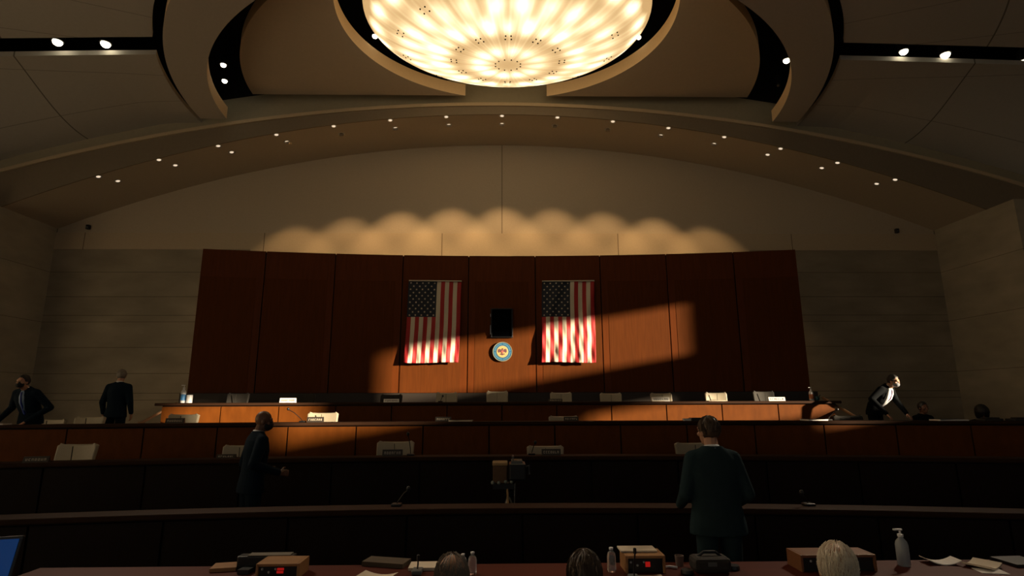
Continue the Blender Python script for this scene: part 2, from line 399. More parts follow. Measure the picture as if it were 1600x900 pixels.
# ------------------------------------------------------------------ the glowing dome
DC = Vector((.136, 11.415, 10.913)); DA, DB_, DCz = 3.342, 2.275, 1.467
dome = thing('dome_light', 'large glowing glass dome light hanging in the ceiling opening', 'ceiling lamp', DC)
def dpt(u, a, off=0):    # u 0 nadir .. 1 rim
    return ((DA+off)*math.sin(u*PI/2)*math.cos(a), (DB_+off)*math.sin(u*PI/2)*math.sin(a), -(DCz+off)*math.cos(u*PI/2))
b = MB(); n = 96
b.rings([[dpt(max(u, .004), 2*PI*k/n) for k in range(n)] for u in lin(0, 1, 40)]+[[(DA*.97*math.cos(2*PI*k/n), DB_*.97*math.sin(2*PI*k/n), z) for k in range(n)] for z in (.12, .2)])
dm = bpy.data.materials.new('lit_dome_glass'); dm.use_nodes = True; nt = dm.node_tree; pb = nt.nodes['Principled BSDF']
tc = nt.nodes.new('ShaderNodeTexCoord'); sp = nt.nodes.new('ShaderNodeSeparateXYZ'); nt.links.new(tc.outputs['Object'], sp.inputs[0])
X, Y, Z = [E_(nt, sp.outputs[i]) for i in range(3)]
X = X/DA; Y = Y/DB_; r = (X*X+Y*Y).sqrt(); a = Y.atan2(X)
def blobs(r0, wr, nb, wa, off):
    dr = (r-r0)/wr; da = ((a+off).mod(2*PI/nb)-PI/nb)*r0/wa
    return ((dr*dr+da*da)*-1.0).exp()
H = blobs(.20, .085, 12, .06, .1)*.7+blobs(.47, .085, 24, .040, .13)*.55+blobs(.49, .10, 12, .10, .0)*.45+blobs(.67, .10, 24, .075, .0)*.75+blobs(.90, .06, 24, .09, .05)*.9
nz = nt.nodes.new('ShaderNodeTexNoise'); nz.inputs['Scale'].default_value = 1.1; nz.inputs['Detail'].default_value = 3
nt.links.new(tc.outputs['Object'], nz.inputs[0]); H = H*(E_(nt, nz.outputs[0])*1.7+.10)+.0
st = (a*61.0).cos()*.5+.5; st2 = (a*97.0).cos()*.5+.5
H = (H+(st*st2)*.11+(((r-.97)/.035)*((r-.97)/.035)*-1.0).exp()*-.35-(((r-.37)/.04)*((r-.37)/.04)*-1.0).exp()*.05).max(0.0)
mx = nt.nodes.new('ShaderNodeValToRGB'); cr = mx.color_ramp
cr.elements[0].position = 0; cr.elements[0].color = (.72, .45, .19, 1)
cr.elements[1].position = 1; cr.elements[1].color = (1.0, .95, .78, 1)
e = cr.elements.new(.3); e.color = (.88, .62, .31, 1); e = cr.elements.new(.60); e.color = (1, .80, .50, 1)
nt.links.new(H.o, mx.inputs[0]); nt.links.new(mx.outputs[0], pb.inputs['Emission Color'])
S = (H.min(1.2)*1.0+.80)*DOME; nt.links.new(S.o, pb.inputs['Emission Strength']); pb.inputs['Base Color'].default_value = (.3, .22, .12, 1); pb.inputs['Roughness'].default_value = .4
b.build('glass_bowl', dm, dome, smooth=True)
MB().rings([[(DA*q*math.cos(2*PI*k/n), DB_*q*math.sin(2*PI*k/n), z) for k in range(n)] for q, z in ((.96, .15), (.99, .17), (.99, .24), (.96, .26))]).build('rim_ring', metal_d, dome)
for ax, ay in ((1, 1), (-1, 1), (1, -1), (-1, -1)):
    MB().tube([(ax*1.6, ay*1.1, .2), (ax*1.6, ay*1.1, 1.75)], .03).build('hanger_rod', metal_d, dome)
bolt = None
def add_bolt(u, a):
    global bolt
    p = Vector(dpt(u, a, .004)); nrm = Vector((p.x/DA**2, p.y/DB_**2, p.z/DCz**2)).normalized()
    if bolt is None:
        bolt = MB().ball((0, 0, 0), (.020, .020, .011), n=8, m=5).build('bolt', metal_d, dome, smooth=True); o = bolt
    else:
        o = bolt.copy(); C.objects.link(o); o.parent = dome
    o.location = p; o.rotation_euler = nrm.to_track_quat('Z', 'Y').to_euler()
asin = lambda r_: math.asin(min(1, r_))*2/PI
for k in range(12): add_bolt(asin(.088), 2*PI*k/12+.26)
for k in range(12):
    for du, da in ((-.018, -.055), (-.018, .055), (.018, -.045), (.018, .045)): add_bolt(asin(.37+du), 2*PI*k/12+da)
for k in range(12):
    if k in (8, 9, 10): continue
    for du, da in ((-.018, -.035), (-.018, .035), (.018, -.03), (.018, .03)): add_bolt(asin(.74+du), 2*PI*(k+.5)/12+da)

# ------------------------------------------------------------------ dais tiers and desks
TIERS = {1: (5.78, 26.0, .90, .10, 9.0), 2: (7.78, 32.0, 1.198, .45, 11.5), 3: (10.0, 46.0, 1.573, .82, 13.2), 4: (12.0, 80.0, 1.906, 1.16, 6.95)}
def arcp(row, s, dy=0):
    """point at arc length s along the front of a row, moved dy deeper"""
    Y0, R, *_ = TIERS[row]; r = R-dy*-1
    a = s/R; return Vector(((R+dy)*math.sin(a), Y0-R+(R+dy)*math.cos(a), 0)), a
def arcbox(mb, row, s0, s1, d0, d1, z0, z1, seg=.4, mi=0):
    n = max(1, int(abs(s1-s0)/seg)); rs = []
    for i in range(n+1):
        s = s0+(s1-s0)*i/n; p, a = arcp(row, s, d0); q, a = arcp(row, s, d1)
        rs.append([(p.x, p.y, z0), (q.x, q.y, z0), (q.x, q.y, z1), (p.x, p.y, z1)])
    mb.rings(rs, True, mi); return mb
desk_labels = {1: 'nearest long curved desk, low dark wooden front above the witness table', 2: 'second long curved dark desk, behind the tripod camera',
               3: 'third long curved wooden desk, below the rear desk', 4: 'rear raised wooden desk in front of the flag wall'}
for row, (Y0, R, zt, zf, hl) in TIERS.items():
    zlow = {1: 0, 2: .10, 3: .45, 4: .82}[row]
    desk = thing('dais_desk', desk_labels[row], 'desk', (0, 0, 0), 0, 'curved hearing room desks')
    ld = {1: .22, 2: .24, 3: .30, 4: .36}[row]
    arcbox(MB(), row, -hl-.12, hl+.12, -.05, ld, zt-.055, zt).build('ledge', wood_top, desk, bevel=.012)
    arcbox(MB(), row, -hl, hl, ld-.02, .50, zt-.19, zt-.15).build('desktop', wood_top, desk, bevel=.008)
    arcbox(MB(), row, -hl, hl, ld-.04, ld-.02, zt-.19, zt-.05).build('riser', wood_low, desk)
    arcbox(MB(), row, -hl, hl, .035, .07, zlow, zt-.055).build('backing_board', gap_m, desk)
    pw = 1.16; n = int(round((2*hl)/pw)); pw = 2*hl/n
    off = {1: .2, 2: .05, 3: .35, 4: 0}[row]
    edges = [-hl]+[-hl+off+pw*i for i in range(0 if off else 1, n)]+[hl]
    edges = [e for i, e in enumerate(edges) if i == 0 or e-edges[i-1] > .15]
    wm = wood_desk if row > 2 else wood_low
    for i in range(len(edges)-1):
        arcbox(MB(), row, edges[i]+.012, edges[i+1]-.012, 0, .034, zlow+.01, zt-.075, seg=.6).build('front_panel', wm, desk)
    if row == 4:
        for s in (-1, 1):
            arcbox(MB(), row, s*hl, s*(hl-.04), .07, .60, zf, zt-.056).build('end_panel', wm, desk)
    # the platform the row stands on, running back to the next tier
    nxt = TIERS.get(row+1)
    b = MB(); rs = []
    for i in range(41):
        x = -13.95+27.9*i/40
        y0 = Y0-R+math.sqrt(R*R-x*x)+.075
        y1 = (nxt[0]-nxt[1]+math.sqrt(nxt[1]**2-x*x)+.075) if nxt else 16.98
        rs.append([(x, y0, zlow if row > 1 else 0), (x, y1, zlow if row > 1 else 0), (x, y1, zf), (x, y0, zf)])
    struct('floor_tier_%d' % row, MB().rings(rs), carpet)

# ------------------------------------------------------------------ wood panel wall
WR, WY = 42.7, 14.62
def wp(x, dy=0):
    a = math.asin(x/WR); return Vector(((WR+dy)*math.sin(a), WY-WR+(WR+dy)*math.cos(a), 0))
ww = thing('wood_panel_wall', 'tall curved reddish wood panel wall behind the rear desk', 'panel wall', (0, 0, 0))
def warc(mb, x0, x1, d0, d1, z0, z1, n=4):
    rs = []
    for i in range(n+1):
        x = x0+(x1-x0)*i/n; p, q = wp(x, d0), wp(x, d1)
        rs.append([(p.x, p.y, z0), (q.x, q.y, z0), (q.x, q.y, z1), (p.x, p.y, z1)])
    return mb.rings(rs)
TOP = 5.79
ed = [-7.70, -6.17, -4.42, -2.655, -.90, .90, 2.65, 4.41, 6.14, 7.70]
warc(MB(), -7.68, 7.68, .08, .22, 1.17, TOP-.01, 30).build('backing_board', gap_m, ww)
warc(MB(), -7.8, 7.8, -.14, .07, 1.17, 2.13, 30).build('plinth', plinth_m, ww)
for i in range(9):
    p = warc(MB(), ed[i]+.014, ed[i+1]-.014, 0, .06, 2.14, TOP, 6).build('panel', wood, ww)
    li, ri = (.03, .18) if i < 4 else ((.18, .03) if i > 4 else (.18, .18))
    warc(MB(), ed[i]+li, ed[i+1]-ri, -.006, .01, 2.15, TOP-.72, 6).build('shade_overlay', wood_shade if True else wood, p)  # thin overlay of painted shade, wider clear rim towards the wall centre

# ------------------------------------------------------------------ flags
STAR = []
for k in range(10):
    a = PI/2+k*PI/5; r = .030 if k % 2 == 0 else .0125; STAR.append((r*math.cos(a), r*math.sin(a)))
def flag(xc, ztop, label, seed):
    W, Hh = 1.40, 2.17; base = wp(xc); ang = -math.asin(xc/WR)
    t = thing('flag', label, 'flag', (base.x, base.y-.03, ztop), ang, 'vertical national flags on the panel wall')
    rnd = random.Random(seed); ph = [rnd.uniform(0, 6) for _ in range(6)]
    def surf(u, v, off=0):   # u 0..1 across, v 0..1 down
        dep = .02+.17*v**1.5
        f = .011*math.sin(9*u*2+5.5*v+ph[0])+.009*math.sin(28*u+16*v+ph[1])*(.25+v)+.006*math.sin(48*u-22*v+ph[2])*(.2+v)+.012*math.sin(13*u+1.5*v+ph[3])*v
        x = (u-.5)*W-.045*v+.006*math.sin(7*v+ph[4]); z = -v*Hh-.012*math.sin(5*u+ph[5])*v
        return (x, -dep-f*1.2-off, z)
    nu, nv = 78, 90; b = MB(); b.v = [surf(i/nu, j/nv) for j in range(nv+1) for i in range(nu+1)]
    for j in range(nv):
        for i in range(nu):
            s = int(i/nu*13); m_ = 2 if (s < 7 and j/nv < .444) else (0 if s % 2 == 0 else 1)
            q = j*(nu+1)+i; b.f.append((q, q+1, q+nu+2, q+nu+1)); b.mi.append(m_)
    o = b.build('cloth', [flag_r, flag_w, flag_n], t, smooth=True, recalc=False)
    so_ = o.modifiers.new('solidify', 'SOLIDIFY'); so_.thickness = .004; so_.offset = 1
    sm = MB()
    for r in range(11):
        nn = 5 if r % 2 == 0 else 4
        for c in range(nn):
            cu = (.045+(c*2+(0 if nn == 5 else 1))*.0560)*1.0; cv = .022+r*.0400
            pts = []
            for (dx, dz) in STAR:
                pts.append(surf(cu+dx/W, cv-dz/Hh, .006))
            cpt = surf(cu, cv, .009); n0 = len(sm.v); sm.v += [cpt]+pts
            for k in range(10): sm.f.append((n0, n0+1+k, n0+1+(k+1) % 10)); sm.mi.append(0)
    sm.build('stars', flag_w, t)
    MB().tube([(-W/2-.0, -.03, .012), (W/2, -.03, .012)], .016, 10).build('hanging_rod', flag_w, t)
    return t
zf_top = at(785, 440, 14.55).z
flag(at(680, 440, 14.5).x, zf_top, 'vertical stars and stripes flag on the left, mostly in shade', 3)
flag(at(888, 440, 14.5).x, zf_top, 'vertical stars and stripes flag on the right, lower half sunlit', 11)

# dark booth window and the seal
p = at(784, 505, 14.6)
t = thing('booth_window', 'small black rectangular window above the round seal', 'window', (p.x, 14.6, p.z))
b = MB(); hw_, hh_ = .26, .36
b.box(-hw_-.03, -hw_, -.06, .02, -hh_-.03, hh_+.03).box(hw_, hw_+.03, -.06, .02, -hh_-.03, hh_+.03).box(-hw_, hw_, -.06, .02, hh_, hh_+.03).box(-hw_, hw_, -.06, .02, -hh_-.03, -hh_)
b.build('frame', metal_d, t, bevel=.004); MB().box(-hw_, hw_, -.025, .02, -hh_, hh_).build('pane', mat('black_glass', (.001, .001, .0015), .9, spec=.0), t)
MB().box(-hw_-.042, -hw_-.03, -.064, .0, -.30, -.06).box(-hw_-.042, -hw_-.03, -.064, .0, .17, .24).build('edge_strip', metal_l, t)  # bright metal strips on the left edge of the frame
p = at(785, 549.5, 14.55)
t = thing('wall_seal', 'round official seal with blue ring and gold eagle centre', 'seal', (p.x, 14.59, p.z))
TF = Matrix.Rotation(PI/2, 4, 'X')
MB().lathe([(.245, 0), (.245, .03), (.235, .045), (.15, .045), (.15, .02)], n=48, T=TF).build('blue_ring', seal_b, t)
MB().lathe([(.004, .052), (.150, .05), (.158, .04), (.158, .02)], n=48, T=TF).build('gold_disc', seal_g, t)
MB().lathe([(.243, .04), (.250, .05), (.256, .04), (.256, .0), (.243, 0)], n=48, T=TF).build('outer_rim', mat('rim_gold', (.30, .28, .18), .4), t)
b = MB()
for k in range(40):     # ring of tiny raised marks
    if k % 10 == 0: continue
    a = 2*PI*k/40; T_ = TF@Matrix.Rotation(a, 4, 'Z')@Matrix.Translation((.198, 0, .047)); b.box(-.016, .016, -.006, .006, 0, .004, T=T_)
b.build('ring_marks', mat('ring_mark', (.12, .32, .45), .5), t)
b = MB()
for s in (-1, 1):       # wings, tail, head, shield
    pts = [(s*.02, .045), (s*.07, .075), (s*.11, .055), (s*.115, .0), (s*.09, -.03), (s*.05, .0), (s*.02, -.02)]
    v = [(x, -.056, z) for x, z in pts]+[(x, -.050, z) for x, z in pts]; nn = len(pts)
    b.add(v, [tuple(range(nn)), tuple(range(2*nn-1, nn-1, -1))]+[(i, (i+1) % nn, (i+1) % nn+nn, i+nn) for i in range(nn)])
b.box(-.012, .012, -.06, -.05, .03, .085); b.box(.0, .028, -.06, -.05, .070, .084)
b.box(-.02, .02, -.058, -.05, -.09, -.05).box(-.06, -.03, -.058, -.05, -.075, -.05).box(.03, .06, -.058, -.05, -.075, -.05)
b.build('eagle', seal_d, t)
b = MB()
pts = [(-.032, .03), (.032, .03), (.032, -.015), (0, -.05), (-.032, -.015)]
b.add([(x, -.062, z) for x, z in pts]+[(x, -.05, z) for x, z in pts], [tuple(range(5)), tuple(range(9, 4, -1))]+[(i, (i+1) % 5, (i+1) % 5+5, i+5) for i in range(5)])
b.build('shield', mat('shield_red', (.35, .10, .08), .5), t)

# ------------------------------------------------------------------ chairs
def make_chair(lm):
    t = thing('dais_chair', 'x', 'chair')
    # backrest: padded, top edge dips slightly in the middle; origin at the floor, faces -Y (sitter looks to -Y)
    b = MB(); rs = []; W = .58
    for j in range(9):
        v = j/8; z = .45+.55*v; hw2 = (W/2)*(1-.06*(1-v)); r = []
        for i in range(13):
            u = -1+2*i/12; x = u*hw2; dip = (.016*u*u-.022*max(0, abs(u)-.8)/.2)*(v > .85); yb = .22+.10*v-.045*u*u
            r.append((x, yb-.045*(1-.25*abs(u)**3), z+dip))
        for i in range(12, -1, -1):
            u = -1+2*i/12; x = u*hw2; dip = (.016*u*u-.022*max(0, abs(u)-.8)/.2)*(v > .85); yb = .22+.10*v-.045*u*u
            r.append((x, yb+.04, z+dip))
        rs.append(r)
    b.rings(rs); b.build('backrest', lm, t, smooth=False, bevel=.02)
    MB().box(-.003, .003, .155, .17, .5, .98).build('centre_seam', leather_dk, t)
    MB().box(-.27, .27, -.27, .24, .40, .50).build('seat', lm, t, bevel=.035)
    for s in (-1, 1):
        a = thing('x', None, None); bpy.data.objects.remove(a)
        arm = MB().box(s*.30-.03, s*.30+.03, -.18, .20, .64, .675).build('armrest', leather_dk, t, bevel=.012)
        MB().tube([(s*.30, .0, .64), (s*.31, .0, .50), (s*.24, .0, .40)], .016).build('arm_support', metal_d, arm)
    MB().lathe([(.03, .08), (.03, .38), (.09, .40)], n=12).build('column', metal_d, t)
    for k in range(5):
        a = 2*PI*k/5+.3; leg = MB().tube([(0, 0, .10), (.28*math.cos(a), .28*math.sin(a), .065)], [.03, .018]).build('leg', metal_d, t)
        MB().ball((.28*math.cos(a), .28*math.sin(a), .028), (.028, .028, .027), n=10, m=6).build('caster', plastic_k, leg)
    return t
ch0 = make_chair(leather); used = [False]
ch_shade = make_chair(leather_dk); usedd = [False]  # shaded copy of the cream chair, shade put in as dark leather
def place_chair(x, ytop, Y, floor, label, group, rz=0, dark=False):
    p = at(x, ytop, Y); q, u = (ch_shade, usedd) if dark else (ch0, used); o = q if not u[0] else copy_tree(q); u[0] = True
    h = p.z-floor; s = h/1.0
    o.location = (p.x, Y-.27*s, floor); o.scale = (.86 if Y > 12 else 1, 1, s); o.rotation_euler = (0, 0, rz); o['label'] = label; o['group'] = group
    return o
G4, G3, G2 = 'chairs behind the rear desk', 'chairs behind the third desk', 'chairs behind the second desk'
for x, yt, l in [(372, 615, 'dark-shaded rear desk chair nearest the sanitizer bottle'), (475, 616, 'rear desk chair right of the first white nameplate'), (612, 617, 'rear desk chair below left of the left flag'),
                 (697, 614, 'grey-shaded rear desk chair below the left flag'), (777, 612, 'cream rear desk chair below the round seal'), (876, 614, 'shaded rear desk chair below the right flag'),
                 (953, 615, 'shaded rear desk chair just right of the right flag'), (1033, 615, 'sunlit rear desk chair with papers in front'), (1117, 614, 'half-lit rear desk chair right of the sunlit one'),
                 (1192, 612, 'dark bluish rear desk chair nearest the right end')]:
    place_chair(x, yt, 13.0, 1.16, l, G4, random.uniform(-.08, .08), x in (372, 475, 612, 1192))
for x, yt, l in [(76, 656, 'shaded chair back behind the third desk at far left'), (138, 652, 'shaded chair back left of the standing grey-haired man'), (286, 648, 'dim cream chair below the rear sanitizer bottle'),
                 (505, 645.5, 'bright sunlit cream chair beside the bent microphone'), (880, 651, 'cream chair behind the third desk, just right of centre'), (1326, 650, 'dark-shaded chair by the right handrail')]:
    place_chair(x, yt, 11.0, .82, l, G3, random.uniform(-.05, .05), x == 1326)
for x, yt, l in [(120, 695, 'cream chair behind the second desk at far left'), (378, 697, 'cream chair partly hidden by the walking bald man'), (618, 691, 'upright cream chair with a nameplate, left of centre'),
                 (852, 698, 'cream chair right of the tripod camera'), (1085, 693, 'cream chair partly hidden by the standing man in grey')]:
    place_chair(x, yt, 8.95 if x > 300 else 8.65, .45, l, G2, random.uniform(-.05, .05))

# ------------------------------------------------------------------ things on the desks
def deskz(row): return TIERS[row][2]
def plate(row, x, depth, label, w_=.34, h_=.075, light=False, rz=0, marks=7):
    Y0, R, zt, *_ = TIERS[row]; p = at(x, 640, Y0+depth); px = p.x
    yy = Y0-R+math.sqrt(R*R-px*px)+depth; px = at(x, 640, yy).x
    t = thing('nameplate', label, 'nameplate', (px, yy, zt), rz-px/R, 'nameplates on the desks')
    b = MB(); v = [(-w_/2, -.03, 0), (w_/2, -.03, 0), (w_/2, .03, 0), (-w_/2, .03, 0), (-w_/2, -.004, h_), (w_/2, -.004, h_), (w_/2, .006, h_), (-w_/2, .006, h_)]
    b.add(v, [(0, 3, 2, 1), (4, 5, 6, 7), (0, 1, 5, 4), (2, 3, 7, 6), (0, 4, 7, 3), (1, 2, 6, 5)])
    b.build('holder', paper_w if light else plate_m, t)
    b = MB(); r_ = random.Random(x); ww_ = w_*.8/marks/1.5; th = math.atan2(.026, h_)
    Tm = Matrix.Translation((0, -.032, 0))@Matrix.Rotation(-th, 4, 'X')
    for k in range(marks):
        cx = -w_*.36+k*(w_*.72/(marks-1)); z0, z1 = h_*.32, h_*.72
        b.box(cx-ww_/2, cx-ww_/2+.006, -.002, .002, z0, z1, T=Tm)
        if r_.random() < .7: b.box(cx-ww_/2, cx+ww_/2, -.002, .002, z1-.006, z1, T=Tm)
        if r_.random() < .6: b.box(cx+ww_/2-.006, cx+ww_/2, -.002, .002, z0, z1, T=Tm)
        if r_.random() < .5: b.box(cx-ww_/2, cx+ww_/2, -.002, .002, z0, z0+.006, T=Tm)
    b.build('lettering', plate_m if light else plate_l, t)
    return t
plate(4, 449, .12, 'white nameplate on the rear desk left of the flags', .33, .095, True)
plate(4, 611, .12, 'small nameplate on the rear desk below the left flag edge', .32, .07, True)
plate(4, 868, .15, 'dim nameplate on the rear desk below the right flag', .30, .06)
plate(4, 1033, .12, 'sunlit nameplate on the rear desk right of centre', .38, .09, True)
plate(4, 1215, .12, 'pale nameplate on the rear desk near its right end', .34, .08, True)
plate(3, 276, .12, 'dark nameplate in front of the dim chair at left', .30, .085)
plate(3, 494, .10, 'grey nameplate in front of the bright sunlit chair', .28, .09, False)
plate(3, 693, .12, 'brown nameplate on the third desk below the left flag', .28, .08)
plate(3, 892, .12, 'dark nameplate over the cream chair right of centre', .26, .075)
plate(2, 616, .10, 'dark nameplate in front of the upright cream chair', .27, .085)
plate(2, 860, .10, 'dark nameplate right of the tripod camera', .26, .08)
plate(2, 361, .12, 'dark nameplate just left of the walking bald man', .24, .05)
plate(2, 70, .12, 'dim nameplate on the second desk at far left', .28, .07)

def on_desk(row, x, depth):
    depth = min(depth, .14)
    Y0, R, zt, *_ = TIERS[row]; px = at(x, 640, Y0+depth).x
    for _ in range(4): yy = Y0-R+math.sqrt(R*R-px*px)+depth; px = at(x, 640, yy).x
    return Vector((px, yy, zt))
def mic(row, x, depth, label, dx=-.2, h=.2):
    t = thing('gooseneck_microphone', label, 'microphone', on_desk(row, x, depth), 0, 'gooseneck microphones on the desks')
    MB().box(-.05, .05, -.05, .05, 0, .025).build('base', plastic_k, t, bevel=.01)
    MB().tube([(0, 0, .02), (dx*.2, 0, h*.35), (dx*.6, -.02, h*.75), (dx, -.04, h)], .006).build('gooseneck', metal_d, t)
    MB().ball((dx, -.04, h+.008), (.022, .022, .026), n=10, m=7).build('microphone_head', plastic_k, t, smooth=True)
mic(3, 474, .2, 'bent microphone leaning left beside the bright sunlit chair', -.25, .22)
mic(3, 1292, .25, 'lit microphone leaning right near the right handrail', .16, .18)
mic(2, 644, .35, 'thin microphone behind the upright cream chair nameplate', -.04, .28)
mic(2, 830, .35, 'low microphone on the second desk right of the tripod camera', .05, .16)
mic(1, 625, .12, 'thin microphone on the nearest desk left of centre', .12, .16)
mic(1, 1248, .3, 'low microphone on the nearest desk right of the standing man', -.08, .12)
mic(4, 688, .25, 'short microphone on the rear desk below the left flag', .05, .12)
def sheets(row, x, depth, label, w_=.3, d_=.22, th=.01, rz=0, m=None, name='paper_stack', cat='papers'):
    p = on_desk(row, x, depth) if row else None
    t = MB().box(-w_/2, w_/2, -d_/2, d_/2, 0, th); 
    for k in range(2): t.box(-w_/2+.01*k, w_/2+.008, -d_/2-.006, d_/2-.01, th, th+.002, T=Matrix.Rotation(.05*(k+1), 4, 'Z'))
    o = t.build(name, m or paper_w); o.location = p; o.rotation_euler = (0, 0, rz); return tag(o, label, cat)
sheets(3, 720, .15, 'flat strip of papers right of the brown nameplate', .42, .2, .022, .05, paper)
sheets(3, 1072, .15, 'small white card stack left of the standing man', .12, .1, .035, 0)
sheets(3, 1270, .15, 'white papers on the third desk near the right handrail', .36, .24, .02, .1)
sheets(3, 1480, .15, 'long bright papers on the third desk in front of the seated man', .50, .24, .02, .03)
sheets(4, 1028, .0, 'crumpled papers over the rear desk edge by the sunlit chair', .28, .09, .012, .2, paper)
sheets(4, 1120, .1, 'papers on the rear desk right of the sunlit chair', .35, .2, .01, -.1, paper)
sheets(3, 5, .2, 'white papers on the third desk by the leaning man at far left', .2, .2, .02, .1)
b = MB().box(-.12, .12, -.09, .09, 0, .05); o = b.build('black_case', plastic_k, bevel=.01); o.location = on_desk(3, 1088, .2); tag(o, 'small black case behind the standing man on the third desk', 'case')
for x, l in ((1543, 'dark object pile on the third desk at far right'), (1590, 'dark folded bag on the third desk at the right frame edge')):
    o = MB().box(-.16, .16, -.1, .1, 0, .035).box(-.1, .12, -.08, .06, .035, .055).build('dark_bag', leather_dk, bevel=.012); o.location = on_desk(3, x, .2); tag(o, l, 'bag')

def bottle(p, label, h=.22, r=.033, body=water_m, capm=white_pl, labm=None, name='water_bottle', pump=False, cat='bottle', s=1):
    t = thing(name, label, cat, p)
    MB().lathe([(r*.9, 0), (r, .01), (r, h*.62), (r*.85, h*.72), (r*.4, h*.82), (r*.38, h*.87)], n=18).build('body', body, t, smooth=True)
    MB().lathe([(r*.46, h*.86), (r*.46, h*.93), (r*.3, h*.94)], n=14).build('cap', capm, t)
    if pump:
        MB().tube([(0, 0, h*.93), (0, 0, h*1.05)], r*.16).build('pump_stem', capm, t)
        MB().box(-r*1.1, r*.35, -r*.25, r*.25, h*1.04, h*1.09).build('pump_head', capm, t, bevel=.003)
    if labm: MB().lathe([(r*1.015, h*.15), (r*1.02, h*.15), (r*1.02, h*.52), (r*1.015, h*.52)], n=18).build('paper_label', labm, t)
    return t
bottle(on_desk(4, 284, .2), 'tall sanitizer bottle with blue label on rear desk left end', .34, .05, white_pl, white_pl, blue_label, 'sanitizer_bottle', True)
o = MB().lathe([(.055, 0), (.06, .005), (.06, .16), (.055, .165), (.05, .15), (.05, .01)], n=20).build('wipes_tub', white_pl); o.location = on_desk(4, 294, .15); tag(o, 'white and blue tub beside the rear left sanitizer bottle', 'tub')
bottle(on_desk(4, 1270, .2), 'slim sanitizer bottle on the rear desk right end', .26, .045, white_pl, white_pl, mat('orange_label', (.5, .16, .06), .5), 'sanitizer_bottle', True)
o = MB().ball((0, 0, .05), (.05, .04, .05)).tube([(0, 0, .05), (.07, 0, .12)], .012).build('desk_fan', mat('teal_plastic', (.02, .08, .09), .4), smooth=True); o.location = on_desk(4, 1279, .25); tag(o, 'small dark teal gadget beside the right sanitizer bottle', 'gadget')

# handrails at both ends of the rear desk
for s, a_, b_, l in ((1, (1286, 622), (1345, 656), 'sloping handrail from the right end of the rear desk'), (-1, (276, 630), (222, 660), 'sloping handrail from the left end of the rear desk')):
    p0 = at(*a_, 12.2); p1 = at(*b_, 11.2)
    t = thing('handrail', l, 'handrail', (0, 0, 0))
    MB().tube([p0, p1, p1+Vector((s*.05, -.05, -.02))], .028, 10).build('rail', mat('rail_wood', (.30, .17, .09), .4), t, smooth=True)
    for q, fz in ((p0.lerp(p1, .12), 1.16), (p0.lerp(p1, .95), .82)):
        MB().tube([(q.x, q.y, fz), (q.x, q.y, q.z)], .016).build('post', metal_d, t)

# ------------------------------------------------------------------ people
def remesh(o, vx=.008, sm=4):
    m = o.modifiers.new('remesh', 'REMESH'); m.mode = 'VOXEL'; m.voxel_size = vx; m.use_smooth_shade = True
    if sm: s = o.modifiers.new('smooth', 'SMOOTH'); s.factor = .5; s.iterations = sm
def hand(mb, wr, d, pn, side, curl=.5):
    """wr wrist, d pointing direction, pn palm normal (towards the palm), side +1 when the thumb lies along d x pn"""
    d = Vector(d).normalized(); pn = Vector(pn); pn = (pn-d*pn.dot(d)).normalized(); s = d.cross(pn)*side; wr = Vector(wr)
    for k in (-1, -.33, .33, 1): mb.cap(wr+d*.012+s*k*.018, wr+d*.088+s*k*.030, .015, .0125)
    mb.cap(wr-d*.02, wr+d*.03, .024, .022)
    for k, L in zip((1, .33, -.33, -1), (.072, .080, .074, .058)):
        p = wr+d*.09+s*k*.030; a = curl*.6; q = d
        for seg, rr in ((.45, .0095), (.32, .0088), (.23, .008)):
            q = (d*math.cos(a)+pn*math.sin(a)); p2 = p+q*L*seg; mb.cap(p, p2, rr, rr*.92, 8); p = p2; a += curl
    p = wr+d*.025+s*.026; p1 = p+(d*.6+s*.75+pn*.3).normalized()*.045; p2 = p1+(d*.9+s*.25+pn*.35).normalized()*.034
    mb.cap(p, p1, .0135, .011); mb.cap(p1, p2, .011, .009)
